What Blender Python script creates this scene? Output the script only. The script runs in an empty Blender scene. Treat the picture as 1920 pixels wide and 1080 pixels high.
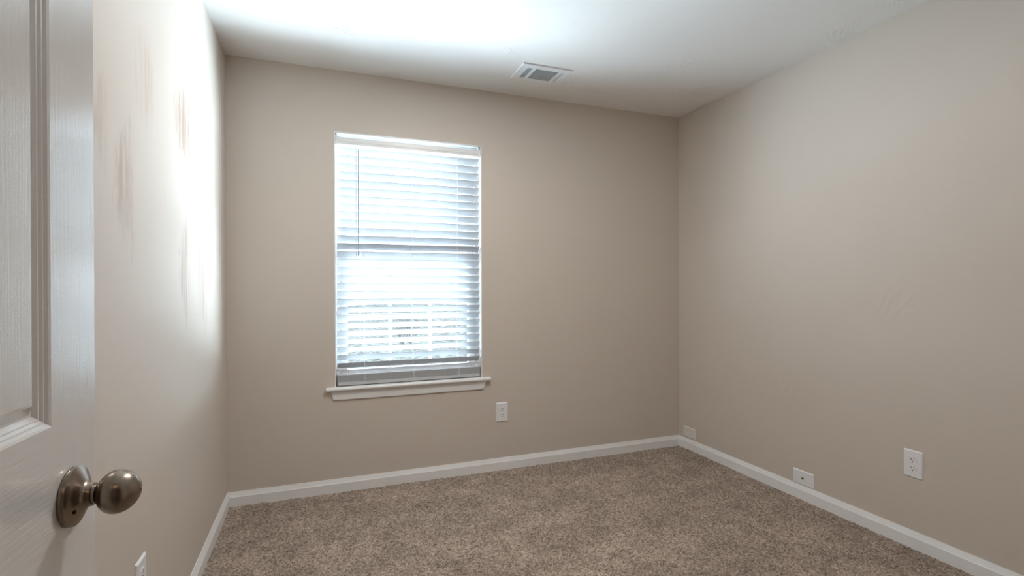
import bpy, bmesh, math, random
from mathutils import Vector, Matrix
import numpy as np

random.seed(7)
SC = bpy.context.scene
COL = SC.collection

# ------------------------------------------------------------------ room numbers (metres)
XL, XR = -0.466, 2.511          # left and right walls
YB, YF = 3.1185, 0.08           # back wall, front wall (the camera stands in its doorway)
H = 2.44
OX0, OX1, OZ0, OZ1 = 0.0855, 0.9755, 0.590, 2.086   # window opening in the back wall
WT = 0.125                      # wall thickness

# ------------------------------------------------------------------ camera
yaw, pit, rol, F = 0.36207, -0.003118, 0.002816, 957.15
cy, sy, cp, sp, cr, sr = math.cos(yaw), math.sin(yaw), math.cos(pit), math.sin(pit), math.cos(rol), math.sin(rol)
ex, ez, eu = Vector((cy, -sy, 0)), Vector((sy, cy, 0)), Vector((0, 0, 1))
e_up, e_fw = eu * cp - ez * sp, eu * sp + ez * cp
right, up, fw = ex * cr - e_up * sr, ex * sr + e_up * cr, e_fw
cam = bpy.data.cameras.new('camera')
cam.sensor_width = 36.0
cam.lens = F / 1920 * 36.0
cam.clip_start = 0.02
co = bpy.data.objects.new('camera', cam)
COL.objects.link(co)
M3 = Matrix((right, up, -fw)).transposed()
co.matrix_world = Matrix.Translation((0, 0, 1.188)) @ M3.to_4x4()
SC.camera = co

# ------------------------------------------------------------------ world: bright hazy day
DAYLIGHT = 238.0
world = bpy.data.worlds.new('world')
SC.world = world
world.use_nodes = True
nt = world.node_tree
nt.nodes.clear()
tc = nt.nodes.new('ShaderNodeTexCoord')
sep = nt.nodes.new('ShaderNodeSeparateXYZ')
nt.links.new(tc.outputs['Generated'], sep.inputs[0])
mr = nt.nodes.new('ShaderNodeMapRange')
mr.inputs[1].default_value, mr.inputs[2].default_value = -1.0, 1.0
nt.links.new(sep.outputs['Z'], mr.inputs[0])
TINT, PALE = (0.72, 0.875, 1.0), (0.88, 0.95, 1.0)
def day_ramp(stops):
    r = nt.nodes.new('ShaderNodeValToRGB')
    els = r.color_ramp.elements
    for k, (s_e, v_, tint) in enumerate(stops):     # (sine of elevation, brightness, tint)
        e_ = els[0] if k == 0 else (els[-1] if k == len(stops) - 1 else els.new((s_e + 1) / 2))
        e_.position = (s_e + 1) / 2
        e_.color = (*(v_ * c for c in tint), 1)
    nt.links.new(mr.outputs[0], r.inputs[0])
    return r.outputs[0]
# straight ahead: bright band added below the horizon, dim eye level, hazy sky
SKYB = (0.62, 0.82, 1.0)
front = day_ramp([(-1.0, 0.04, TINT), (-0.80, 0.08, TINT), (-0.70, 0.07, TINT), (-0.60, 0.24, TINT), (-0.45, 0.44, TINT), (-0.20, 0.13, TINT), (-0.11, 0.05, TINT),
                  (-0.03, 0.012, PALE), (0.03, 0.016, PALE), (0.30, 0.016, SKYB), (1.0, 0.016, SKYB)])
# to both sides: added bright lobe up to the horizon, lights the walls
side = day_ramp([(-1.0, 0.04, TINT), (-0.80, 0.1, TINT), (-0.66, 0.4, TINT), (-0.50, 0.50, TINT), (-0.30, 0.62, TINT), (-0.05, 0.80, TINT), (0.015, 0.45, TINT), (0.07, 0.05, PALE), (0.22, 0.02, PALE),
                 (0.30, 0.019, SKYB), (1.0, 0.019, SKYB)])
def wm(op, a, b=None):
    x = nt.nodes.new('ShaderNodeMath')
    x.operation = op
    for i, v in ((0, a), (1, b)):
        if v is None: continue
        if isinstance(v, (int, float)): x.inputs[i].default_value = v
        else: nt.links.new(v, x.inputs[i])
    return x.outputs[0]
ax = wm('ABSOLUTE', sep.outputs['X'])
hyp = wm('SQRT', wm('ADD', wm('MULTIPLY', sep.outputs['X'], sep.outputs['X']), wm('MULTIPLY', sep.outputs['Y'], sep.outputs['Y'])))
sd = nt.nodes.new('ShaderNodeMapRange')
sd.interpolation_type = 'SMOOTHSTEP'
sd.inputs[1].default_value, sd.inputs[2].default_value = 0.40, 0.80
nt.links.new(wm('DIVIDE', ax, hyp), sd.inputs[0])
mx = nt.nodes.new('ShaderNodeMix')
mx.data_type = 'RGBA'
lop = nt.nodes.new('ShaderNodeMapRange')      # side lobe shaped stronger to the right, for the left wall's glow
lop.inputs[1].default_value, lop.inputs[2].default_value = -0.2, 0.2
lop.inputs[3].default_value = 0.20
nt.links.new(sep.outputs['X'], lop.inputs[0])
nt.links.new(wm('MULTIPLY', sd.outputs[0], lop.outputs[0]), mx.inputs[0])
# front light shaped down on the diagonals, spares the far ceiling
dg = nt.nodes.new('ShaderNodeMapRange')
dg.interpolation_type = 'SMOOTHSTEP'
dg.inputs[1].default_value, dg.inputs[2].default_value = 0.40, 0.70
dg.inputs[3].default_value, dg.inputs[4].default_value = 1.0, 0.30
nt.links.new(wm('DIVIDE', ax, hyp), dg.inputs[0])
fr = nt.nodes.new('ShaderNodeMix')
fr.data_type = 'RGBA'
fr.blend_type = 'MULTIPLY'
fr.inputs[0].default_value = 1.0
nt.links.new(front, fr.inputs[6])
nt.links.new(dg.outputs[0], fr.inputs[7])
nt.links.new(fr.outputs[2], mx.inputs[6])
nt.links.new(side, mx.inputs[7])
bg = nt.nodes.new('ShaderNodeBackground')
wo = nt.nodes.new('ShaderNodeOutputWorld')
# dimming added behind the house line, keeps the shrubs from glaring
by = nt.nodes.new('ShaderNodeMapRange')
by.interpolation_type = 'SMOOTHSTEP'
by.inputs[1].default_value, by.inputs[2].default_value = -0.05, 0.10
by.inputs[3].default_value = 0.02
nt.links.new(wm('DIVIDE', sep.outputs['Y'], hyp), by.inputs[0])
upw = nt.nodes.new('ShaderNodeMapRange')
upw.inputs[1].default_value, upw.inputs[2].default_value = 0.0, 0.2
nt.links.new(sep.outputs['Z'], upw.inputs[0])
shade = nt.nodes.new('ShaderNodeMix')
shade.data_type = 'RGBA'
shade.blend_type = 'MULTIPLY'
shade.inputs[0].default_value = 1.0
nt.links.new(mx.outputs[2], shade.inputs[6])
nt.links.new(wm('MAXIMUM', by.outputs[0], upw.outputs[0]), shade.inputs[7])
nt.links.new(shade.outputs[2], bg.inputs['Color'])
bg.inputs['Strength'].default_value = DAYLIGHT
nt.links.new(bg.outputs[0], wo.inputs[0])

# daylight portal over the window opening (guides sampling only, gives off nothing itself)
pl = bpy.data.lights.new('window_portal', 'AREA')
pl.shape = 'RECTANGLE'
pl.size, pl.size_y = OX1 - OX0, OZ1 - OZ0
pl.cycles.is_portal = True
po = bpy.data.objects.new('window_portal', pl)
po.location = ((OX0 + OX1) / 2, YB + WT + 0.02, (OZ0 + OZ1) / 2)
po.rotation_euler = (math.radians(-90), 0, 0)
COL.objects.link(po)

# ceiling lamp in the hall behind the camera and an added fill disk below the room's ceiling, above the frame
def lamp(name, loc, size, watts, col):
    l = bpy.data.lights.new(name, 'AREA')
    l.shape = 'DISK'
    l.size = size
    l.energy = watts
    l.color = col
    o = bpy.data.objects.new(name, l)
    o.location = loc
    COL.objects.link(o)
    return o
lamp("hall_lamp", (0.1, -0.8, 2.40), 0.5, 1.5, (1.0, 0.72, 0.48))
lamp("room_fill", (0.75, 1.80, 2.425), 0.30, 18.0, (1.0, 0.94, 0.87))  # added fill for walls and carpet, no fixture modelled

SC.view_settings.view_transform = 'Standard'
SC.view_settings.look = 'None'
SC.view_settings.exposure = 0.12
SC.view_settings.gamma = 1.0
SC.view_settings.use_curve_mapping = False
SC.cycles.use_denoising = True
SC.cycles.max_bounces = 16
SC.cycles.diffuse_bounces = 10
SC.cycles.glossy_bounces = 6
SC.cycles.transparent_max_bounces = 16
SC.cycles.sample_clamp_indirect = 20.0
SC.cycles.caustics_reflective = True
SC.cycles.caustics_refractive = False

# ------------------------------------------------------------------ helpers
def tag(o, label=None, cat=None, group=None, kind=None):
    if label: o['label'] = label
    if cat: o['category'] = cat
    if group: o['group'] = group
    if kind: o['kind'] = kind
    return o

def obj(name, bm, mats, parent=None, kind=None, smooth=False):
    me = bpy.data.meshes.new(name)
    bmesh.ops.recalc_face_normals(bm, faces=bm.faces[:])
    bm.to_mesh(me)
    bm.free()
    for m in (mats if isinstance(mats, (list, tuple)) else [mats]):
        me.materials.append(m)
    if smooth:
        me.shade_smooth()
        if hasattr(me, 'set_sharp_from_angle'):
            me.set_sharp_from_angle(angle=math.radians(35))
    o = bpy.data.objects.new(name, me)
    COL.objects.link(o)
    if parent: o.parent = parent
    if kind: o['kind'] = kind
    return o

def empty(name, loc=(0, 0, 0), parent=None, kind=None, rot=(0, 0, 0)):
    o = bpy.data.objects.new(name, None)
    o.empty_display_size = 0.05
    o.location = loc
    o.rotation_euler = rot
    COL.objects.link(o)
    if parent: o.parent = parent
    if kind: o['kind'] = kind
    return o

def box(bm, a, b, bev=0.0, seg=2, mi=0):
    vs = [bm.verts.new((x, y, z)) for x in (a[0], b[0]) for y in (a[1], b[1]) for z in (a[2], b[2])]
    fs = [bm.faces.new([vs[i] for i in q]) for q in ((0, 1, 3, 2), (4, 6, 7, 5), (0, 4, 5, 1), (2, 3, 7, 6), (0, 2, 6, 4), (1, 5, 7, 3))]
    for f in fs: f.material_index = mi
    if bev > 0:
        es = list({e for f in fs for e in f.edges})
        bmesh.ops.bevel(bm, geom=es, offset=bev, segments=seg, profile=0.5, affect='EDGES')
    return vs

def extrude_profile(bm, prof, a, b, out, mitre_a=0.0, mitre_b=0.0):
    """prof: (distance from wall, height); run along a->b on the wall line, out = unit vector into the room."""
    a, b, out = Vector(a), Vector(b), Vector(out)
    d = (b - a).normalized()
    ra = [bm.verts.new(a + out * x + d * (x * mitre_a) + Vector((0, 0, z))) for x, z in prof]
    rb = [bm.verts.new(b + out * x - d * (x * mitre_b) + Vector((0, 0, z))) for x, z in prof]
    n = len(prof)
    for i in range(n):
        j = (i + 1) % n
        bm.faces.new((ra[i], ra[j], rb[j], rb[i]))
    bm.faces.new(ra[::-1])
    bm.faces.new(rb)

def tube(bm, pts, r, seg=8, cap=True):
    pts = [Vector(p) for p in pts]
    rs = r if isinstance(r, (list, tuple)) else [r] * len(pts)
    rings = []
    for i, p in enumerate(pts):
        t = (pts[min(i + 1, len(pts) - 1)] - pts[max(i - 1, 0)]).normalized()
        u = t.orthogonal().normalized() if i == 0 else (u - t * u.dot(t)).normalized()
        v = t.cross(u)
        rings.append([bm.verts.new(p + (u * math.cos(2 * math.pi * k / seg) + v * math.sin(2 * math.pi * k / seg)) * rs[i]) for k in range(seg)])
    for A, B in zip(rings, rings[1:]):
        for k in range(seg):
            bm.faces.new((A[k], A[(k + 1) % seg], B[(k + 1) % seg], B[k]))
    if cap:
        bm.faces.new(rings[0][::-1])
        bm.faces.new(rings[-1])

def lathe(bm, prof, seg=48, axis='X'):
    """prof: list of (distance along axis, radius)."""
    rings = []
    for h, r in prof:
        if r < 1e-6:
            rings.append([bm.verts.new((h, 0, 0))])
        else:
            rings.append([bm.verts.new((h, r * math.cos(2 * math.pi * k / seg), r * math.sin(2 * math.pi * k / seg))) for k in range(seg)])
    for A, B in zip(rings, rings[1:]):
        for k in range(seg):
            k2 = (k + 1) % seg
            if len(A) == 1 and len(B) == 1: continue
            if len(A) == 1: bm.faces.new((A[0], B[k2], B[k]))
            elif len(B) == 1: bm.faces.new((A[k], A[k2], B[0]))
            else: bm.faces.new((A[k], A[k2], B[k2], B[k]))

# ------------------------------------------------------------------ materials
class NT:
    def __init__(s, name):
        s.m = bpy.data.materials.new(name)
        s.m.use_nodes = True
        s.t = s.m.node_tree
        s.b = s.t.nodes['Principled BSDF']
        s.out = s.t.nodes['Material Output']
    def n(s, typ, **kw):
        x = s.t.nodes.new(typ)
        for k, v in kw.items(): setattr(x, k, v)
        return x
    def l(s, a, b): s.t.links.new(a, b)
    def val(s, x, i, v):
        if isinstance(v, (int, float)): x.inputs[i].default_value = v
        else: s.l(v, x.inputs[i])
    def math(s, op, a, b=0.0, c=0.0, clamp=False):
        x = s.n('ShaderNodeMath', operation=op, use_clamp=clamp)
        s.val(x, 0, a); s.val(x, 1, b); s.val(x, 2, c)
        return x.outputs[0]
    def noise(s, vec, scale, detail=3, rough=0.5):
        x = s.n('ShaderNodeTexNoise')
        x.inputs['Scale'].default_value = scale
        x.inputs['Detail'].default_value = detail
        x.inputs['Roughness'].default_value = rough
        if vec is not None: s.l(vec, x.inputs['Vector'])
        return x.outputs['Fac']
    def pos(s): return s.n('ShaderNodeNewGeometry').outputs['Position']
    def gen(s): return s.n('ShaderNodeTexCoord').outputs['Object']
    def mapping(s, vec, scale=(1, 1, 1), loc=(0, 0, 0), rot=(0, 0, 0)):
        x = s.n('ShaderNodeMapping')
        x.inputs['Scale'].default_value = scale
        x.inputs['Location'].default_value = loc
        x.inputs['Rotation'].default_value = rot
        s.l(vec, x.inputs['Vector'])
        return x.outputs[0]
    def mix(s, fac, a, b):
        x = s.n('ShaderNodeMix', data_type='RGBA')
        s.val(x, 0, fac)
        for i, c in ((6, a), (7, b)):
            if isinstance(c, tuple): x.inputs[i].default_value = (*c, 1)
            else: s.l(c, x.inputs[i])
        return x.outputs[2]
    def bump(s, height, strength=0.3, dist=0.002, normal=None):
        x = s.n('ShaderNodeBump')
        x.inputs['Strength'].default_value = strength
        x.inputs['Distance'].default_value = dist
        s.l(height, x.inputs['Height'])
        if normal: s.l(normal, x.inputs['Normal'])
        return x.outputs[0]
    def set(s, **kw):
        for k, v in kw.items():
            i = s.b.inputs[k.replace('_', ' ')]
            if isinstance(v, tuple): i.default_value = (*v, 1)
            elif isinstance(v, (int, float)): i.default_value = v
            else: s.l(v, i)
        return s

def ramp01(s, v, lo, hi):
    x = s.n('ShaderNodeMapRange', interpolation_type='SMOOTHSTEP')
    s.val(x, 0, v)
    x.inputs[1].default_value, x.inputs[2].default_value = lo, hi
    return x.outputs[0]

def plain(name, col, rough=0.4, spec=0.5, metal=0.0, noise_scale=30.0, bump=0.03):
    s = NT(name)
    f = s.noise(s.gen(), noise_scale, 4)
    s.set(Base_Color=s.mix(f, tuple(c * 0.97 for c in col), tuple(min(1, c * 1.03) for c in col)),
          Roughness=rough, Specular_IOR_Level=spec, Metallic=metal)
    if bump: s.set(Normal=s.bump(f, bump, 0.001))
    return s.m

def trowel(s, p, amount, seed):
    """faint curved trowel strokes and roller stipple as a height"""
    warp = s.n('ShaderNodeTexNoise', noise_dimensions='3D')
    warp.inputs['Scale'].default_value = 1.7
    s.l(s.mapping(p, loc=(seed, seed * 2, 0)), warp.inputs['Vector'])
    w = s.n('ShaderNodeTexWave', wave_type='RINGS', rings_direction='SPHERICAL')
    w.inputs['Scale'].default_value = 14.0
    w.inputs['Distortion'].default_value = 9.0
    w.inputs['Detail'].default_value = 2.0
    w.inputs['Detail Scale'].default_value = 0.6
    s.l(s.mapping(p, loc=(0.4 + seed, 0.7, 0.3)), w.inputs['Vector'])
    mask = ramp01(s, s.noise(s.mapping(p, loc=(seed, 1, 5)), 3.2, 2), 0.60, 0.72)
    strokes = s.math('MULTIPLY', w.outputs['Fac'], mask)
    stip = s.noise(p, 260.0, 2)
    low = s.noise(p, 5.0, 3)
    return s.math('ADD', s.math('MULTIPLY', strokes, amount), s.math('ADD', s.math('MULTIPLY', stip, 0.10), s.math('MULTIPLY', low, 1.2)))

WALL = (0.60, 0.533, 0.472)
def wall_mat(name, smudges=False, seed=0.0, amount=1.0):
    s = NT(name)
    p = s.pos()
    base = s.mix(s.noise(p, 1.3, 3), tuple(c * 0.985 for c in WALL), tuple(c * 1.015 for c in WALL))
    if smudges:
        sx = s.n('ShaderNodeSeparateXYZ')
        s.l(p, sx.inputs[0])
        Y, Z = sx.outputs['Y'], sx.outputs['Z']
        streak = s.noise(s.mapping(p, scale=(1, 70, 2.6)), 1.0, 3, 0.6)
        patch = s.noise(p, 17.0, 4, 0.65)
        rag = s.noise(s.mapping(p, scale=(1, 34, 9)), 1.0, 4, 0.7)
        total = None
        # (centre y, centre z, half width, half height, bow, strength) of the rubbed dirt marks
        for (y0, z0, hw, hh, bow, st) in ((1.735, 1.79, 0.11, 0.16, -1.1, 0.22), (1.575, 1.455, 0.085, 0.19, -1.2, 0.46),
                                          (2.205, 1.80, 0.14, 0.17, -1.6, 0.62), (2.20, 1.245, 0.085, 0.23, -1.3, 0.42),
                                          (2.51, 1.24, 0.11, 0.27, -1.0, 0.36), (1.43, 1.575, 0.05, 0.14, -1.0, 0.28)):
            dz = s.math('SUBTRACT', Z, z0)
            dy = s.math('ADD', s.math('SUBTRACT', Y, y0), s.math('MULTIPLY', s.math('MULTIPLY', dz, dz), bow))
            dy = s.math('ADD', dy, s.math('MULTIPLY', s.math('SUBTRACT', patch, 0.5), 0.07))
            u = s.math('DIVIDE', dy, hw)
            v = s.math('DIVIDE', dz, hh)
            r2 = s.math('ADD', s.math('MULTIPLY', u, u), s.math('MULTIPLY', v, v))
            r2 = s.math('ADD', r2, s.math('MULTIPLY', s.math('SUBTRACT', rag, 0.45), 2.2))
            fall = s.n('ShaderNodeMapRange', interpolation_type='SMOOTHSTEP')
            s.l(r2, fall.inputs[0])
            fall.inputs[1].default_value, fall.inputs[2].default_value = 1.2, 0.1
            m = s.math('MULTIPLY', fall.outputs[0], st)
            total = m if total is None else s.math('MAXIMUM', total, m)
        sm = s.math('MULTIPLY', total, ramp01(s, streak, 0.34, 0.60))
        base = s.mix(sm, base, (0.27, 0.15, 0.08))
    # tiny nicks
    v = s.n('ShaderNodeTexVoronoi', feature='F1')
    v.inputs['Scale'].default_value = 3.4
    s.l(s.mapping(p, loc=(seed * 3.1, seed, seed)), v.inputs['Vector'])
    dot = s.math('LESS_THAN', v.outputs['Distance'], 0.011)
    base = s.mix(s.math('MULTIPLY', dot, 0.45), base, (0.25, 0.2, 0.16))
    s.set(Base_Color=base, Roughness=0.50, Specular_IOR_Level=0.42, Normal=s.bump(trowel(s, p, amount, seed), 0.16, 0.0025))
    return s.m

M_WALL_B = wall_mat('wall_paint_back', seed=1.0, amount=0.5)
M_WALL_R = wall_mat('wall_paint_right', seed=2.3, amount=3.0)
M_WALL_L = wall_mat('wall_paint_left', smudges=True, seed=4.1, amount=0.4)

def ceiling_mat():
    s = NT('ceiling_paint')
    p = s.pos()
    s.set(Base_Color=s.mix(s.noise(p, 2, 3), (0.80, 0.785, 0.765), (0.83, 0.815, 0.795)), Roughness=0.6, Specular_IOR_Level=0.3,
          Normal=s.bump(trowel(s, p, 5.0, 3.7), 0.35, 0.003))
    return s.m
M_CEIL = ceiling_mat()

M_TRIM = plain('trim_white_paint', (0.80, 0.80, 0.80), 0.32, 0.5, noise_scale=14)
M_VINYL = plain('window_vinyl', (0.82, 0.83, 0.84), 0.35)
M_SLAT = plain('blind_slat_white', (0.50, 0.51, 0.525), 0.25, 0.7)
M_CORD = plain('blind_cord', (0.80, 0.82, 0.85), 0.8, 0.2)
M_WAND = plain('wand_grey_plastic', (0.34, 0.35, 0.42), 0.3)
M_PLATE = plain('plate_white_plastic', (0.80, 0.80, 0.82), 0.28, 0.5, bump=0)
M_IVORY = plain('plate_painted', (0.72, 0.69, 0.65), 0.42, 0.4, bump=0)
M_DARK = plain('slot_dark', (0.02, 0.018, 0.016), 0.6, 0.2, bump=0)
M_VENT = plain('vent_enamel', (0.80, 0.82, 0.83), 0.35)
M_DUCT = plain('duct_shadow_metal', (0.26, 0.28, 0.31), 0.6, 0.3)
M_BRASS = plain('coax_metal', (0.35, 0.30, 0.2), 0.3, 0.5, metal=1.0, bump=0)

def door_mat(name, direction):
    s = NT(name)
    p = s.gen()
    # object space of the leaf: x out of the face, y along the leaf, z up
    sc = (1, 260, 7) if direction == 'v' else (1, 9, 230)
    warp = s.noise(s.mapping(p, scale=(1, 6, 1.2) if direction == 'v' else (1, 1.2, 6)), 1.5, 2)
    off = s.n('ShaderNodeVectorMath', operation='ADD')
    cmb = s.n('ShaderNodeCombineXYZ')
    s.l(s.math('MULTIPLY', warp, 0.035), cmb.inputs[1 if direction == 'v' else 2])
    s.l(p, off.inputs[0]); s.l(cmb.outputs[0], off.inputs[1])
    g = s.noise(s.mapping(off.outputs[0], scale=sc), 1.0, 3, 0.55)
    peel = s.noise(p, 420, 2)
    h = s.math('ADD', g, s.math('MULTIPLY', peel, 0.35))
    s.set(Base_Color=s.mix(g, (0.74, 0.735, 0.73), (0.79, 0.785, 0.78)), Roughness=0.21, Specular_IOR_Level=0.9,
          Normal=s.bump(h, 0.34, 0.0010))
    s.set(Coat_Weight=1.0, Coat_Roughness=0.18, Coat_IOR=1.8)
    return s.m
M_DOOR_V = door_mat('door_paint_vertical_grain', 'v')
M_DOOR_H = door_mat('door_paint_level_grain', 'h')

def nickel():
    s = NT('brushed_nickel')
    p = s.gen()
    g = s.noise(s.mapping(p, scale=(900, 40, 40)), 1.0, 2)
    s.set(Base_Color=s.mix(g, (0.25, 0.20, 0.16), (0.31, 0.255, 0.205)), Metallic=1.0, Roughness=0.27,
          Normal=s.bump(g, 0.06, 0.0005))
    s.set(Anisotropic=0.35)
    return s.m
M_NICKEL = nickel()

def carpet_mat():
    s = NT('carpet_pile')
    p = s.pos()
    v = s.n('ShaderNodeTexVoronoi', feature='F1')
    v.inputs['Scale'].default_value = 125.0
    s.l(p, v.inputs['Vector'])
    rnd = s.n('ShaderNodeSeparateColor')
    s.l(v.outputs['Color'], rnd.inputs[0])
    fine = s.noise(p, 210, 2, 0.6)
    mixv = s.math('ADD', s.math('MULTIPLY', rnd.outputs[0], 0.55), s.math('MULTIPLY', ramp01(s, fine, 0.3, 0.7), 0.45))
    tuft = s.mix(mixv, (0.085, 0.058, 0.043), (0.66, 0.535, 0.44))
    # vacuum and foot marks: the pile lies differently in patches
    b1 = s.noise(s.mapping(p, scale=(1.0, 1.5, 1)), 2.6, 4, 0.6)
    b2 = s.noise(s.mapping(p, scale=(1.5, 1, 1), rot=(0, 0, 0.6)), 7.5, 3, 0.6)
    blot = s.math('ADD', s.math('MULTIPLY', b1, 0.6), s.math('MULTIPLY', b2, 0.4))
    lay = ramp01(s, blot, 0.38, 0.64)
    x = s.n('ShaderNodeMix', data_type='RGBA', blend_type='MULTIPLY')
    x.inputs[0].default_value = 1.0
    s.l(tuft, x.inputs[6])
    s.l(s.mix(lay, (0.80, 0.79, 0.78), (1.12, 1.12, 1.12)), x.inputs[7])
    s.set(Base_Color=x.outputs[2], Roughness=0.95, Specular_IOR_Level=0.1, Normal=s.bump(fine, 0.8, 0.004))
    s.set(Sheen_Weight=0.15)
    return s.m
M_CARPET = carpet_mat()

def glass_mat():
    s = NT('window_glass')
    t = s.n('ShaderNodeBsdfTransparent')
    t.inputs[0].default_value = (0.93, 0.95, 0.95, 1)
    g = s.n('ShaderNodeBsdfGlossy')
    g.inputs['Roughness'].default_value = 0.02
    fr = s.n('ShaderNodeFresnel')
    bf = s.n('ShaderNodeNewGeometry').outputs['Backfacing']
    s.l(s.math('SUBTRACT', 1.45, s.math('MULTIPLY', bf, 1.45 - 1 / 1.45)), fr.inputs['IOR'])   # same loss entering and leaving the pane
    mx = s.n('ShaderNodeMixShader')
    s.l(fr.outputs[0], mx.inputs[0]); s.l(t.outputs[0], mx.inputs[1]); s.l(g.outputs[0], mx.inputs[2])
    s.l(mx.outputs[0], s.out.inputs['Surface'])
    return s.m
M_GLASS = glass_mat()

def litter_mat():
    s = NT('leaf_litter')
    p = s.pos()
    f = s.noise(p, 6.0, 6, 0.7)
    g = s.noise(p, 0.9, 3)
    s.set(Base_Color=s.mix(ramp01(s, f, 0.35, 0.65), (0.10, 0.08, 0.062), s.mix(g, (0.40, 0.34, 0.28), (0.52, 0.48, 0.42))), Roughness=0.9,
          Normal=s.bump(f, 0.8, 0.05))
    return s.m
M_LITTER = litter_mat()
M_TWIG = plain('twig_bark', (0.12, 0.095, 0.08), 0.85, 0.2)
M_TWIG2 = plain('twig_bark_pale', (0.34, 0.29, 0.25), 0.85, 0.2)

# ------------------------------------------------------------------ the shell
# floor: carpet with a real uneven pile
def carpet():
    step = 0.0055
    x0, x1, y0, y1 = XL + 0.002, XR - 0.002, YF - 0.02, YB - 0.002
    nx, ny = int((x1 - x0) / step) + 1, int((y1 - y0) / step) + 1
    rng = np.random.default_rng(3)
    gx, gy = np.meshgrid(np.linspace(x0, x1, nx), np.linspace(y0, y1, ny))
    h = rng.random((ny, nx)) * 0.0085
    h += 0.0022 * np.sin(gx * 7.1 + 1.3 * np.sin(gy * 4.2)) * np.sin(gy * 5.7 + 0.7)
    jx, jy = (rng.random((ny, nx)) - 0.5) * step * 0.7, (rng.random((ny, nx)) - 0.5) * step * 0.7
    gx2 = np.clip(gx + jx, x0, x1); gy2 = np.clip(gy + jy, y0, y1)
    vs = np.stack([gx2, gy2, h - 0.003], -1).reshape(-1, 3).astype(np.float32)
    idx = np.arange(nx * ny).reshape(ny, nx)
    q = np.stack([idx[:-1, :-1], idx[:-1, 1:], idx[1:, 1:], idx[1:, :-1]], -1).reshape(-1, 4)
    me = bpy.data.meshes.new('floor')
    me.vertices.add(len(vs)); me.vertices.foreach_set('co', vs.ravel())
    me.loops.add(q.size); me.loops.foreach_set('vertex_index', q.ravel().astype(np.int32))
    me.polygons.add(len(q))
    me.polygons.foreach_set('loop_start', np.arange(0, q.size, 4, dtype=np.int32))
    me.polygons.foreach_set('use_smooth', np.ones(len(q), dtype=bool))
    me.update(calc_edges=True)
    me.materials.append(M_CARPET)
    o = bpy.data.objects.new('floor', me)
    COL.objects.link(o)
    o['kind'] = 'structure'
    o['label'] = 'brown cut-pile carpet floor with vacuum marks'
carpet()

bm = bmesh.new(); box(bm, (-1.3, -1.7, -0.12), (1.7, YF - 0.02, 0.0)); obj('floor_hall', bm, M_CARPET, kind='structure')
bm = bmesh.new(); box(bm, (XL - 0.12, YF - 0.02, -0.12), (XR + 0.12, YB + WT, -0.006)); obj('floor_base', bm, M_CARPET, kind='structure')
bm = bmesh.new(); box(bm, (-1.42, -1.82, H), (XR + 0.12, YB + WT, H + 0.12)); obj('ceiling', bm, M_CEIL, kind='structure')

bm = bmesh.new(); box(bm, (XL - 0.12, YF - 0.12, -0.12), (XL, YB + WT, H)); obj('wall_left', bm, M_WALL_L, kind='structure')
bm = bmesh.new(); box(bm, (XR, YF - 0.12, -0.12), (XR + 0.12, YB + WT, H)); obj('wall_right', bm, M_WALL_R, kind='structure')
bm = bmesh.new()
def wall_with_hole(bm, x0, x1, z0, z1, hx0, hx1, hz0, hz1, ya, yb):
    xs, zs = (x0, hx0, hx1, x1), (z0, hz0, hz1, z1)
    g = {}
    for k, y in enumerate((ya, yb)):
        for i, x in enumerate(xs):
            for j, z in enumerate(zs): g[k, i, j] = bm.verts.new((x, y, z))
    for i in range(3):
        for j in range(3):
            if (i, j) == (1, 1): continue
            for k in (0, 1): bm.faces.new((g[k, i, j], g[k, i + 1, j], g[k, i + 1, j + 1], g[k, i, j + 1]))
    loop = [(1, 1), (2, 1), (2, 2), (1, 2)]
    outer = [(0, 0), (1, 0), (2, 0), (3, 0), (3, 1), (3, 2), (3, 3), (2, 3), (1, 3), (0, 3), (0, 2), (0, 1)]
    for lp in (loop, outer):
        for a, b in zip(lp, lp[1:] + lp[:1]): bm.faces.new((g[0, *a], g[0, *b], g[1, *b], g[1, *a]))
wall_with_hole(bm, XL, XR, -0.12, H, OX0, OX1, OZ0, OZ1, YB, YB + WT)
obj('wall_back', bm, M_WALL_B, kind='structure')
# front wall with the doorway the camera stands in, and the hall behind it
DX0, DX1, DZ = -0.352, 0.425, 2.05
bm = bmesh.new(); wall_with_hole(bm, XL, XR, -0.12, H, DX0, DX1, 0.0, DZ, -0.04, YF - 0.001)
obj('wall_front', bm, M_WALL_R, kind='structure')
bm = bmesh.new()
box(bm, (-1.42, -1.7, 0), (-1.3, -0.04, H)); box(bm, (1.7, -1.7, 0), (1.82, -0.04, H)); box(bm, (-1.42, -1.82, 0), (1.82, -1.7, H))
box(bm, (-1.3, -0.14, 0), (XL - 0.12, -0.04, H))
obj('wall_hall', bm, M_WALL_R, kind='structure')

# baseboards
BH, BT = 0.0785, 0.014
PROF = [(0, 0), (BT, 0), (BT, 0.053), (0.0115, 0.0575), (0.0105, 0.060), (0.0055, 0.0735), (0.0045, 0.0755), (0.004, BH), (0, BH)]
bm = bmesh.new(); extrude_profile(bm, PROF, (XL, YB, 0), (XR, YB, 0), (0, -1, 0), 1, 1); obj('baseboard_back', bm, M_TRIM, kind='structure')
bm = bmesh.new(); extrude_profile(bm, PROF, (XL, YF + 0.002, 0), (XL, YB, 0), (1, 0, 0), 0, 1); obj('baseboard_left', bm, M_TRIM, kind='structure')
bm = bmesh.new(); extrude_profile(bm, PROF, (XR, YF + 0.002, 0), (XR, YB, 0), (-1, 0, 0), 0, 1); obj('baseboard_right', bm, M_TRIM, kind='structure')

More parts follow.
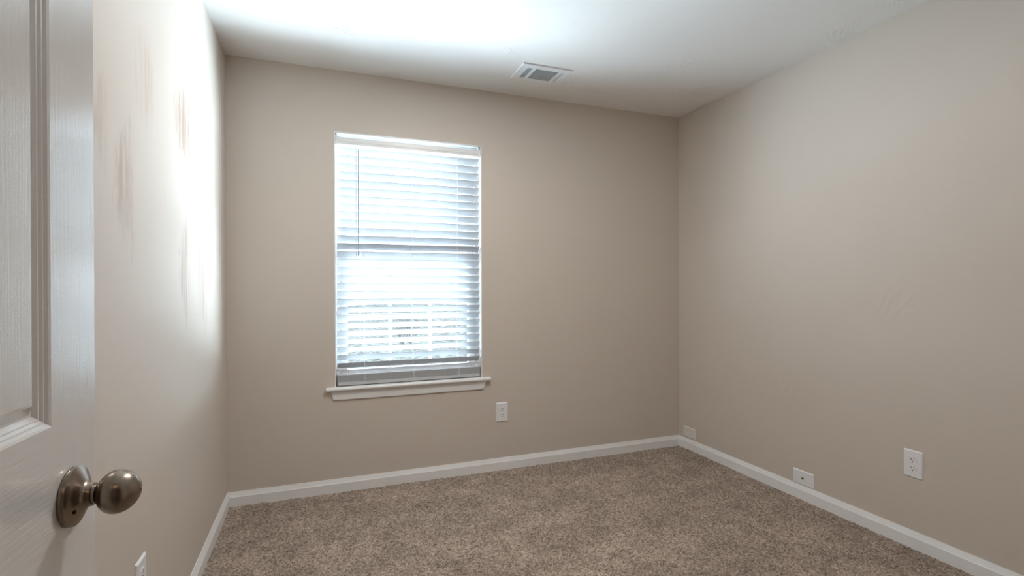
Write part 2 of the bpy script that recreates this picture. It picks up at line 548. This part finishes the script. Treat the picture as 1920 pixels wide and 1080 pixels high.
# ------------------------------------------------------------------ window
win = empty('window_1', ((OX0 + OX1) / 2, YB + 0.06, OZ0 + 0.018), kind='structure')
win['label'] = 'white double-hung sash window with grilles behind the blind'
WC = Vector(win.location)
def wbox(bm, a, b, bev=0.0):
    box(bm, Vector(a) - WC, Vector(b) - WC, bev, 1)
SZ = 0.608       # top of the stool
bm = bmesh.new()
LT = 0.006
wbox(bm, (OX0, YB - 0.0025, SZ), (OX0 + LT, YB + 0.05, OZ1)); wbox(bm, (OX1 - LT, YB - 0.0025, SZ), (OX1, YB + 0.05, OZ1))
wbox(bm, (OX0 + LT, YB - 0.0025, OZ1 - LT), (OX1 - LT, YB + 0.05, OZ1))
obj('jamb_liner', bm, M_TRIM, win)
bm = bmesh.new()
FY0, FY1 = YB + 0.05, YB + 0.122
wbox(bm, (OX0, FY0, OZ0), (OX0 + 0.032, FY1, OZ1)); wbox(bm, (OX1 - 0.032, FY0, OZ0), (OX1, FY1, OZ1))
wbox(bm, (OX0 + 0.032, FY0, OZ1 - 0.03), (OX1 - 0.032, FY1, OZ1)); wbox(bm, (OX0 + 0.032, FY0, OZ0), (OX1 - 0.032, FY1, SZ + 0.012))
obj('window_frame', bm, M_VINYL, win)
def sash(name, z0, z1, y0, y1, low):
    a, b = OX0 + 0.033, OX1 - 0.033
    bm = bmesh.new()
    st, rb, rt = 0.042, (0.078 if low else 0.036), (0.036 if low else 0.045)
    wbox(bm, (a, y0, z0), (a + st, y1, z1), 0.003); wbox(bm, (b - st, y0, z0), (b, y1, z1), 0.003)
    wbox(bm, (a + st, y0, z0), (b - st, y1, z0 + rb), 0.003); wbox(bm, (a + st, y0, z1 - rt), (b - st, y1, z1), 0.003)
    s = obj(name, bm, M_VINYL, win)
    ym = (y0 + y1) / 2
    g0, g1, h0, h1 = a + st, b - st, z0 + rb, z1 - rt
    bm = bmesh.new()
    wbox(bm, (g0 - 0.004, ym - 0.002, h0 - 0.004), (g1 + 0.004, ym + 0.002, h1 + 0.004))
    obj('glass_pane', bm, M_GLASS, s)
    for k in (1, 2):
        x = g0 + (g1 - g0) * k / 3
        bm = bmesh.new(); wbox(bm, (x - 0.0095, ym - 0.0085, h0), (x + 0.0095, ym - 0.0025, h1), 0.002); obj('grille_bar', bm, M_VINYL, s)
    zz = (h0 + h1) / 2
    bm = bmesh.new(); wbox(bm, (g0, ym - 0.0088, zz - 0.0095), (g1, ym - 0.0022, zz + 0.0095), 0.002); obj('grille_bar', bm, M_VINYL, s)
ZM = 1.345
sash('lower_sash', SZ + 0.013, ZM + 0.02, YB + 0.054, YB + 0.084, True)
sash('upper_sash', ZM - 0.016, OZ1 - 0.031, YB + 0.088, YB + 0.118, False)

# window stool and apron
tr = empty('trim_1', ((OX0 + OX1) / 2, YB, SZ), kind='structure')
tr['label'] = 'white window sill with sloped-end apron under the blind'
TC = Vector(tr.location)
bm = bmesh.new()
ST = 0.0215
n = 8
prof = [(0.05, 0)] + [(-0.030 + -0.009 * math.sin(math.pi * k / n) * 1.0 + 0.009, -ST / 2 + ST / 2 * math.cos(math.pi * k / n)) for k in range(n + 1)] + [(0.05, -ST)]
sx0, sx1 = 0.0365 - TC.x, 1.0265 - TC.x
# ears stop at the wall: front strip runs the full width, the part inside the opening is narrower
ra = [bm.verts.new((sx0, y if y < 0.04 else -0.0005, z)) for y, z in prof]
rb = [bm.verts.new((sx1, y if y < 0.04 else -0.0005, z)) for y, z in prof]
for i in range(len(prof)):
    j = (i + 1) % len(prof)
    bm.faces.new((ra[i], ra[j], rb[j], rb[i]))
bm.faces.new(ra[::-1]); bm.faces.new(rb)
es = [e for e in bm.edges if all(abs(v.co.x - sx0) < 1e-6 for v in e.verts) or all(abs(v.co.x - sx1) < 1e-6 for v in e.verts)]
bmesh.ops.bevel(bm, geom=es, offset=0.0025, segments=2, affect='EDGES')
box(bm, (OX0 - TC.x, -0.0006, -ST), (OX1 - TC.x, 0.052, 0))
obj('window_stool', bm, M_TRIM, tr, smooth=True)
bm = bmesh.new()
ap = [(0.0637, -ST - 0.0003), (1.0017, -ST - 0.0003), (0.9835, -0.0755), (0.0775, -0.0755)]
fr = [bm.verts.new((x - TC.x, -0.012 if z > -0.05 else -0.009, z)) for x, z in ap]
bk = [bm.verts.new((x - TC.x, -0.0003, z)) for x, z in ap]
for i in range(4): bm.faces.new((fr[i], fr[(i + 1) % 4], bk[(i + 1) % 4], bk[i]))
bm.faces.new(fr); bm.faces.new(bk[::-1])
bmesh.ops.bevel(bm, geom=[e for e in bm.edges if len({v for v in e.verts} & set(fr)) == 2], offset=0.003, segments=2, affect='EDGES')
obj('window_apron', bm, M_TRIM, tr)

# ------------------------------------------------------------------ the blind
BX0, BX1 = 0.1000, 0.9625
BYF = YB + 0.007           # plane of the slats' front edges
blind = empty('window_blind', ((BX0 + BX1) / 2, BYF + 0.02, SZ))
tag(blind, 'white two-inch horizontal blind lowered over the window, slats tilted part open', 'blind')
BC = Vector(blind.location)
def bbox(bm, a, b, bev=0.0, seg=2): box(bm, Vector(a) - BC, Vector(b) - BC, bev, seg)
bm = bmesh.new(); bbox(bm, (OX0 + LT + 0.014, BYF + 0.006, 2.016), (OX1 - LT - 0.014, BYF + 0.034, 2.054), 0.002); obj('headrail', bm, M_VINYL, blind)
bm = bmesh.new()
pts = [(0.0, 2.0175), (0.0, 2.030), (-0.0022, 2.034), (-0.0022, 2.0555), (0.001, 2.0595), (0.004, 2.0595), (0.004, 2.0175)]
va = [bm.verts.new(Vector((0.1045, BYF + y, z)) - BC) for y, z in pts]; vb = [bm.verts.new(Vector((0.955, BYF + y, z)) - BC) for y, z in pts]
for i in range(len(pts)):
    j = (i + 1) % len(pts); bm.faces.new((va[i], va[j], vb[j], vb[i]))
bm.faces.new(va[::-1]); bm.faces.new(vb)
obj('valance', bm, M_VINYL, blind)
for xa, xb in ((OX0 + LT + 0.0005, OX0 + LT + 0.0135), (OX1 - LT - 0.0135, OX1 - LT - 0.0005)):
    bm = bmesh.new()
    bbox(bm, (xa, BYF + 0.001, 2.013), (xb, BYF + 0.036, 2.062), 0.0015)
    xm = (xa + xb) / 2
    bbox(bm, (xm - 0.004, BYF + 0.012, 2.061), (xm + 0.004, BYF + 0.030, OZ1 - LT - 0.0003))
    obj('mounting_bracket', bm, M_VINYL, blind)

SLAT_W, SLAT_T, TILT = 0.050, 0.0029, math.radians(42)
def slat_mesh(tilt):
    """front edge up; origin at the front edge"""
    bm = bmesh.new()
    L = (BX1 - BX0) / 2
    n = 6
    top, bot = [], []
    for k in range(n + 1):
        u = k / n
        bow = 0.0014 * (1 - (2 * u - 1) ** 2)
        t = SLAT_T / 2 * (0.72 if k in (0, n) else 1)
        top.append((u * SLAT_W, bow + t)); bot.append((u * SLAT_W, bow - t))
    loop = top + bot[::-1]
    c, s_ = math.cos(tilt), math.sin(tilt)
    ring = [(y * c + z * s_, -y * s_ + z * c) for y, z in loop]
    A = [bm.verts.new((-L, y, z)) for y, z in ring]; B = [bm.verts.new((L, y, z)) for y, z in ring]
    m = len(ring)
    for i in range(m): bm.faces.new((A[i], A[(i + 1) % m], B[(i + 1) % m], B[i]))
    bm.faces.new(A[::-1]); bm.faces.new(B)
    return bm
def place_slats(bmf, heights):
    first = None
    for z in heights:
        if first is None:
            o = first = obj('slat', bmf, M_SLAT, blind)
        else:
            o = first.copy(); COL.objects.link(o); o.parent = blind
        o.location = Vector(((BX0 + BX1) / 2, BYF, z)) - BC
NS, Z_TOP, PITCH = 28, 2.0005, 0.04653
slat_z = [Z_TOP - PITCH * k for k in range(NS)]
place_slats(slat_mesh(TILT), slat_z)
stack_z = [0.6368 + 0.0033 * k for k in range(12)]
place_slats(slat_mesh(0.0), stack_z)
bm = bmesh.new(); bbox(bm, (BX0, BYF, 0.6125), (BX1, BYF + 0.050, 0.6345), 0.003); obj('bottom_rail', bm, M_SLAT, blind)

for x in (0.2520, 0.5385, 0.8190):
    bm = bmesh.new()
    yb = BYF + SLAT_W * math.cos(TILT) + 0.0015
    P = lambda *a: Vector(a) - BC
    tube(bm, [P(x, BYF - 0.0016, 2.02), P(x, BYF - 0.0016, 1.3), P(x, BYF - 0.0016, 0.64)], 0.0007, 6)
    tube(bm, [P(x, yb, 2.02), P(x, yb, 0.69)], 0.0007, 6)
    for z in slat_z:   # rungs under each slat
        tube(bm, [P(x, BYF - 0.0016, z - 0.0035), P(x, yb, z - SLAT_W * math.sin(TILT) - 0.0022)], 0.0006, 5)
    # slack gathered in front of the stacked slats
    loop = []
    for k in range(22):
        loop.append(P(x + 0.004 + 0.009 * math.sin(k * 1.9), BYF - 0.0035 - 0.002 * math.cos(k * 1.3), 0.678 - 0.0022 * k))
    tube(bm, loop, 0.0008, 6)
    obj('ladder_cord', bm, M_CORD, blind, smooth=True)

bm = bmesh.new()
P = lambda *a: Vector(a) - BC
wx = 0.2190
tube(bm, [P(wx, BYF - 0.016, 1.984), P(wx, BYF - 0.017, 1.68), P(wx, BYF - 0.018, 1.370)], [0.0030, 0.0032, 0.0036], 10)
tube(bm, [P(wx, BYF + 0.003, 2.012), P(wx, BYF - 0.013, 2.005), P(wx, BYF - 0.016, 1.992), P(wx, BYF - 0.016, 1.982)], 0.0014, 6)
tag(obj('tilt_wand', bm, M_WAND, blind, smooth=True), 'grey tilt wand')
bm = bmesh.new()
tube(bm, [P(0.2070, BYF + 0.004, 2.012), P(0.2065, BYF - 0.012, 2.0), P(0.2060, BYF - 0.013, 1.7), P(0.2060, BYF - 0.013, 1.364)], 0.0016, 8)
tag(obj('pull_cord', bm, plain('pull_cord_grey', (0.45, 0.46, 0.52), 0.6), blind, smooth=True), 'thin grey pull cord')

# ------------------------------------------------------------------ door (open, almost against the left wall)
DA = math.radians(3.0)
DW, DT, DH = 0.762, 0.035, 2.032
KX, KY, KZ, BACKSET = -0.2872, 0.7835, 0.930, 0.0625     # knob centre on the face
t = Vector((math.sin(DA), math.cos(DA), 0))
nrm = Vector((math.cos(DA), -math.sin(DA), 0))
hinge = Vector((KX, KY, 0)) - t * (DW - BACKSET)
door = empty('door_1', (hinge.x, hinge.y, 0.012), kind='structure', rot=(0, 0, -DA))
door['label'] = 'white moulded panel door standing open along the left wall'
# leaf space: x out of the face (face at 0), y from hinge to latch edge, z up
bm = bmesh.new()
S = 0.106
MU = 0.10
pw = (DW - 2 * S - MU) / 2
ys = [0, S, S + pw, S + pw + MU, DW - S, DW]
zs = [0, 0.235, 0.835, 1.015, 1.62, 1.72, 1.91, DH - 0.012]
STEPS = [(0.0, 0.0), (0.003, -0.0012), (0.006, -0.0040), (0.0075, -0.0043), (0.0105, -0.0068), (0.012, -0.0071), (0.017, -0.0110), (0.020, -0.0112), (0.031, -0.0032), (0.034, -0.0026)]
def leaf_side(x_face, sign):
    g = {(i, j): bm.verts.new((x_face, y, z)) for i, y in enumerate(ys) for j, z in enumerate(zs)}
    for i in range(5):
        for j in range(7):
            panel = i in (1, 3) and j in (1, 3, 5)
            if not panel:
                f = bm.faces.new((g[i, j], g[i + 1, j], g[i + 1, j + 1], g[i, j + 1]))
                f.material_index = 0 if (i in (0, 4) or (i == 2 and j in (1, 3, 5))) else 1
            else:
                prev = [g[i, j], g[i + 1, j], g[i + 1, j + 1], g[i, j + 1]]
                y0, y1, z0, z1 = ys[i], ys[i + 1], zs[j], zs[j + 1]
                for ins, dep in STEPS[1:]:
                    cur = [bm.verts.new((x_face + sign * dep, a, b)) for a, b in ((y0 + ins, z0 + ins), (y1 - ins, z0 + ins), (y1 - ins, z1 - ins), (y0 + ins, z1 - ins))]
                    for k in range(4):
                        f = bm.faces.new((prev[k], prev[(k + 1) % 4], cur[(k + 1) % 4], cur[k]))
                        f.material_index = 1 if k in (0, 2) else 0
                        f.smooth = False
                    prev = cur
                bm.faces.new(prev).material_index = 0
    return g
gf, gb = leaf_side(0.0, 1), leaf_side(-DT, -1)
border = [(i, 0) for i in range(6)] + [(5, j) for j in range(1, 8)] + [(i, 7) for i in range(4, -1, -1)] + [(0, j) for j in range(6, 0, -1)]
for a, b in zip(border, border[1:] + border[:1]): bm.faces.new((gf[a], gf[b], gb[b], gb[a]))
edge = [e for e in bm.edges if {v for v in e.verts} <= {gf[5, j] for j in range(8)}]
bmesh.ops.bevel(bm, geom=edge, offset=0.002, segments=2, affect='EDGES')
leaf = obj('door_leaf', bm, [M_DOOR_V, M_DOOR_H], door)
knob = empty('door_knob', (0.0, DW - BACKSET, KZ - 0.012), door)
tag(knob, 'brushed nickel egg-shaped door knob')
bm = bmesh.new()
rose = [(0.0002, 0.0), (0.0002, 0.0352), (0.0015, 0.0362), (0.0045, 0.0364), (0.0062, 0.0358), (0.0072, 0.0340), (0.0078, 0.0315), (0.0100, 0.0285), (0.0125, 0.0235), (0.0145, 0.0190),
        (0.0172, 0.0160), (0.0205, 0.0146), (0.0232, 0.0140), (0.0240, 0.0130), (0.0240, 0.0)]
lathe(bm, rose, 64)
obj('rosette', bm, M_NICKEL, knob, smooth=True)
bm = bmesh.new()
lathe(bm, [(0.0238, 0.0), (0.0238, 0.0118), (0.0262, 0.0114), (0.0275, 0.0118)], 48)
egg = []
for k in range(33):
    a = math.pi * k / 32
    x = -math.cos(a)
    r = math.sin(a)
    xx = 0.0500 + 0.0235 * x
    egg.append((xx, 0.0268 * r * (1.0 - 0.075 * x)))
i0 = next(i for i, q in enumerate(egg) if q[1] > 0.0125)
lathe(bm, [(0.0270, 0.0118)] + egg[i0:-1] + [(egg[-1][0], 0.0)], 64)
obj('knob', bm, M_NICKEL, knob, smooth=True)
bm = bmesh.new(); lathe(bm, [(0.0728, 0.0), (0.0728, 0.0021), (0.0740, 0.0018), (0.0742, 0.0)], 20); obj('release_button', bm, M_NICKEL, knob, smooth=True)
bm = bmesh.new(); lathe(bm, [(0.0, 0.0), (0.0, 0.0028), (0.0125, 0.0028), (0.0130, 0.0020), (0.0125, 0.0)], 20)
for v in bm.verts: v.co += Vector((0.0, -0.0205, -0.0125))
obj('screw', bm, M_DARK, knob, smooth=True)
# strike-side latch plate on the door's edge and hinges on the jamb side
bm = bmesh.new(); box(bm, (-DT + 0.005, DW, KZ - 0.012 - 0.028), (-0.005, DW + 0.001, KZ - 0.012 + 0.028)); box(bm, (-0.024, DW, KZ - 0.02), (-0.012, DW + 0.009, KZ - 0.004), 0.002)
obj('latch', bm, M_NICKEL, door)
for hz in (0.2, 1.0, 1.8):
    bm = bmesh.new()
    tube(bm, [(0.005, -0.005, hz - 0.045), (0.005, -0.005, hz + 0.045)], 0.0055, 12)
    obj('hinge', bm, M_NICKEL, door, smooth=True)

# ------------------------------------------------------------------ ceiling register
VX0, VX1, VY0, VY1 = 1.0745, 1.3910, 2.6415, 2.8585
vent = empty('ceiling_vent', ((VX0 + VX1) / 2, (VY0 + VY1) / 2, H))
tag(vent, 'white louvred air register set flush in the ceiling before the window', 'vent')
VC = Vector(vent.location)
def vbox(bm, a, b, bev=0.0): box(bm, Vector(a) - VC, Vector(b) - VC, bev, 1)
openings = [(1.121, 1.1515, 2.690, 2.826), (1.172, 1.3115, 2.690, 2.826), (1.330, 1.3600, 2.690, 2.826)]
bm = bmesh.new()
zt, zb = H - 0.0008, H - 0.0068
xs = sorted({VX0, VX1} | {v for o in openings for v in o[:2]})
yy = [VY0, 2.690, 2.826, VY1]
gr = {}
for k, z in enumerate((zb, zt)):
    for i, x in enumerate(xs):
        for j, y in enumerate(yy):
            inset = 0.0
            xx, y2 = x, y
            if k == 0:   # sloping rim
                xx += 0.005 * (i == 0) - 0.005 * (i == len(xs) - 1)
                y2 += 0.005 * (j == 0) - 0.005 * (j == 3)
            gr[k, i, j] = bm.verts.new(Vector((xx, y2, z)) - VC)
holes = {(xs.index(o[0]), 1) for o in openings}
nx_ = len(xs)
for i in range(nx_ - 1):
    for j in range(3):
        if (i, j) in holes:
            for a, b in (((i, j), (i + 1, j)), ((i + 1, j), (i + 1, j + 1)), ((i + 1, j + 1), (i, j + 1)), ((i, j + 1), (i, j))):
                bm.faces.new((gr[0, *a], gr[0, *b], gr[1, *b], gr[1, *a]))
            continue
        for k in (0, 1): bm.faces.new((gr[k, i, j], gr[k, i + 1, j], gr[k, i + 1, j + 1], gr[k, i, j + 1]))
per = [(i, 0) for i in range(nx_)] + [(nx_ - 1, j) for j in (1, 2, 3)] + [(i, 3) for i in range(nx_ - 2, -1, -1)] + [(0, j) for j in (2, 1)]
for a, b in zip(per, per[1:] + per[:1]): bm.faces.new((gr[0, *a], gr[0, *b], gr[1, *b], gr[1, *a]))
obj('faceplate', bm, M_VENT, vent)
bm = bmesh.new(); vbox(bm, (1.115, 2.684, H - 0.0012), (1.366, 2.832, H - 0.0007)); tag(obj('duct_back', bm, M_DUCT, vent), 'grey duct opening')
def blade(o, along_x, ang):
    bm = bmesh.new()
    hw = 0.0047
    c, s_ = math.cos(ang), math.sin(ang)
    if along_x: vs = [(o[0], o[2] + d * c, H - 0.0045 + d * s_) for d in (-hw, hw)], [(o[1], o[2] + d * c, H - 0.0045 + d * s_) for d in (-hw, hw)]
    else: vs = [(o[2] + d * c, o[0], H - 0.0045 + d * s_) for d in (-hw, hw)], [(o[2] + d * c, o[1], H - 0.0045 + d * s_) for d in (-hw, hw)]
    th = Vector((0, 0, 0.0008))
    a, b = [bm.verts.new(Vector(v) - VC) for v in vs[0]], [bm.verts.new(Vector(v) - VC) for v in vs[1]]
    a2, b2 = [bm.verts.new(v.co + th) for v in a], [bm.verts.new(v.co + th) for v in b]
    bm.faces.new((a[0], a[1], b[1], b[0])); bm.faces.new((a2[0], b2[0], b2[1], a2[1]))
    for p_, q_, p2, q2 in ((a[0], b[0], a2[0], b2[0]), (a[1], b[1], a2[1], b2[1]), (a[0], a[1], a2[0], a2[1]), (b[0], b[1], b2[0], b2[1])): bm.faces.new((p_, q_, q2, p2))
    obj('louvre', bm, M_VENT, vent)
for k in range(9): blade((1.172, 1.3115, 2.699 + 0.0148 * k), True, math.radians(72))
for k in range(2): blade((2.690, 2.826, 1.1312 + 0.0102 * k), False, math.radians(75))
for k in range(4): blade((2.690, 2.826, 1.3335 + 0.0078 * k), False, math.radians(14))
for x, y in ((1.0945, 2.757), (1.3735, 2.745)):
    bm = bmesh.new()
    tube(bm, [Vector((x, y, zb + 0.0003)) - VC, Vector((x, y, zb - 0.0012)) - VC], [0.0034, 0.0026], 12)
    obj('screw', bm, M_DUCT, vent)
bm = bmesh.new()
vbox(bm, (1.366, 2.765, zb - 0.006), (1.372, 2.785, zb + 0.0005), 0.001)
obj('damper_lever', bm, M_VENT, vent)

# ------------------------------------------------------------------ plates on the walls
def plate_mesh(w, h, t=0.006, rim=0.005):
    """face towards -y, back on y = 0"""
    bm = bmesh.new()
    fr = [bm.verts.new((x, -t, z)) for x, z in ((-w / 2 + rim, -h / 2 + rim), (w / 2 - rim, -h / 2 + rim), (w / 2 - rim, h / 2 - rim), (-w / 2 + rim, h / 2 - rim))]
    mid = [bm.verts.new((x, -t * 0.35, z)) for x, z in ((-w / 2, -h / 2), (w / 2, -h / 2), (w / 2, h / 2), (-w / 2, h / 2))]
    bk = [bm.verts.new((v.co.x, 0, v.co.z)) for v in mid]
    bm.faces.new(fr)
    for A, B in ((fr, mid), (mid, bk)):
        for k in range(4): bm.faces.new((A[k], A[(k + 1) % 4], B[(k + 1) % 4], B[k]))
    bm.faces.new(bk[::-1])
    return bm
def disc(bm, x, z, y0, y1, r, seg=16, sx=1.0, flat=None):
    ring = []
    for y in (y0, y1):
        rr = []
        for k in range(seg):
            a = 2 * math.pi * k / seg
            zz = math.sin(a) * r
            if flat: zz = max(-flat, min(flat, zz))
            rr.append(bm.verts.new((x + math.cos(a) * r * sx, y, z + zz)))
        ring.append(rr)
    for k in range(seg): bm.faces.new((ring[0][k], ring[0][(k + 1) % seg], ring[1][(k + 1) % seg], ring[1][k]))
    bm.faces.new(ring[0][::-1]); bm.faces.new(ring[1])
def make_outlet(loc, rz, label):
    r = empty('wall_outlet', loc, rot=(0, 0, rz))
    tag(r, label, 'outlet', 'duplex wall outlets')
    obj('cover_plate', plate_mesh(0.081, 0.1235), M_PLATE, r)
    for zc in (0.0195, -0.0195):
        bm = bmesh.new(); disc(bm, 0, zc, -0.0055, -0.0078, 0.0172, 28, 1.0, 0.0140); rc = obj('receptacle', bm, M_PLATE, r)
        for xs_, hh in ((-0.0064, 0.0040), (0.0064, 0.0048)):
            bm = bmesh.new(); box(bm, (xs_ - 0.0013, -0.0081, zc + 0.0030 - hh), (xs_ + 0.0013, -0.0074, zc + 0.0030 + hh)); tag(obj('slot', bm, M_DARK, rc), 'dark slot')
        bm = bmesh.new(); disc(bm, 0, zc - 0.0085, -0.0074, -0.0081, 0.0027, 12); tag(obj('ground_hole', bm, M_DARK, rc), 'dark ground hole')
    bm = bmesh.new(); disc(bm, 0, 0, -0.0057, -0.0072, 0.0030, 14); obj('screw', bm, M_PLATE, r)
    return r
def copy_thing(r, loc, rz, label):
    c = r.copy(); COL.objects.link(c)
    c.location, c.rotation_euler = loc, (0, 0, rz)
    c['label'] = label
    for ch in list(r.children):
        a = ch.copy(); COL.objects.link(a); a.parent = c
        for g in list(ch.children):
            b = g.copy(); COL.objects.link(b); b.parent = a
    return c
o1 = make_outlet((1.1086, YB, 0.3745), 0.0, 'white duplex outlet on the back wall below the right end of the window sill')
bpy.context.view_layer.update()
copy_thing(o1, (XR, 1.5125, 0.3808), math.radians(-90), 'white duplex outlet high on the right wall, nearest the right picture edge')
copy_thing(o1, (XL, 1.683, 0.3770), math.radians(90), 'white duplex outlet low on the left wall, cut off by the bottom picture edge')

cab = empty('cable_plate', (XR, 2.0720, 0.1205), rot=(0, 0, math.radians(-90)))
tag(cab, 'white sideways wall plate with one dark cable jack, above the right baseboard', 'wall plate')
obj('cover_plate', plate_mesh(0.1315, 0.0805), M_PLATE, cab)
bm = bmesh.new()
disc(bm, 0, 0, -0.0055, -0.0072, 0.0060, 6)
disc(bm, 0, 0, -0.0070, -0.0150, 0.0045, 16)
tag(obj('coax_jack', bm, M_BRASS, cab), 'dark threaded coax jack')
for x in (-0.048, 0.048):
    bm = bmesh.new(); disc(bm, x, 0, -0.0057, -0.0068, 0.0024, 12); obj('screw', bm, M_PLATE, cab)
bl = empty('blank_plate', (XR, 3.0033, 0.1235), rot=(0, 0, math.radians(-90)))
tag(bl, 'blank off-white wall plate in the far right corner above the baseboard', 'wall plate')
obj('cover_plate', plate_mesh(0.125, 0.0765), M_IVORY, bl)
for x in (-0.048, 0.048):
    bm = bmesh.new(); disc(bm, x, 0, -0.0057, -0.0066, 0.0022, 12); obj('screw', bm, M_IVORY, bl)

# ------------------------------------------------------------------ outside, seen through the slats
bm = bmesh.new()
n = 26
gv = {}
for i in range(n + 1):
    for j in range(n + 1):
        x, y = -9 + 24 * i / n, 8.0 + 24 * j / n
        gv[i, j] = bm.verts.new((x, y, -0.55 + 0.06 * (y - 8) * 0.5 + 0.10 * math.sin(x * 0.9 + y * 0.5) + random.uniform(-0.04, 0.04)))
for i in range(n):
    for j in range(n): bm.faces.new((gv[i, j], gv[i + 1, j], gv[i + 1, j + 1], gv[i, j + 1]))
obj('ground', bm, M_LITTER, kind='structure', smooth=True)

def shrub_mesh(rng, height, stems):
    bm = bmesh.new()
    def grow(p, d, length, r, depth):
        pts, rs = [p], [r]
        k = 4
        for i in range(k):
            d = (d + Vector((rng.uniform(-.22, .22), rng.uniform(-.22, .22), rng.uniform(-.08, .16)))).normalized()
            p = p + d * length / k
            pts.append(p); rs.append(r * (1 - 0.6 * (i + 1) / k))
        tube(bm, pts, rs, 4 if depth > 1 else 5, cap=False)
        if depth < 3:
            for i in range(1, k + 1):
                for _ in range(2 if depth < 2 else 1):
                    nd = (d + Vector((rng.uniform(-1, 1), rng.uniform(-1, 1), rng.uniform(-.3, .7)))).normalized()
                    grow(pts[i], nd, length * rng.uniform(.35, .6), rs[i] * 0.6, depth + 1)
    for _ in range(stems):
        grow(Vector((rng.uniform(-.15, .15), rng.uniform(-.15, .15), 0)), Vector((rng.uniform(-.5, .5), rng.uniform(-.5, .5), 1)).normalized(), height * rng.uniform(.6, 1), 0.016 * height / 1.5, 0)
    return bm
rng = random.Random(11)
spots = [(0.55, 9.0, 0.50, 5, 'low bare twiggy shrub outside the window, seen at the left of the lower panes'),
         (1.55, 9.3, 0.52, 6, 'low bare twiggy shrub outside the window, seen between the two upright grille bars'),
         (2.60, 9.0, 0.50, 5, 'low bare twiggy shrub outside the window, seen at the right of the lower panes'),
         (0.40, 12.6, 0.85, 6, 'taller leafless shrub farther out behind the left low shrub'),
         (2.10, 13.2, 0.88, 6, 'taller leafless shrub farther out behind the middle low shrub'),
         (3.80, 12.6, 0.85, 6, 'taller leafless shrub farther out behind the right low shrub')]
for i, (x, y, h, st, lab) in enumerate(spots):
    o = obj('leafless_shrub', shrub_mesh(rng, h, st), M_TWIG2 if i % 2 else M_TWIG)
    o.location = (x, y, -0.60 + 0.03 * (y - 8))
    tag(o, lab, 'shrub', 'bare shrubs beyond the window')
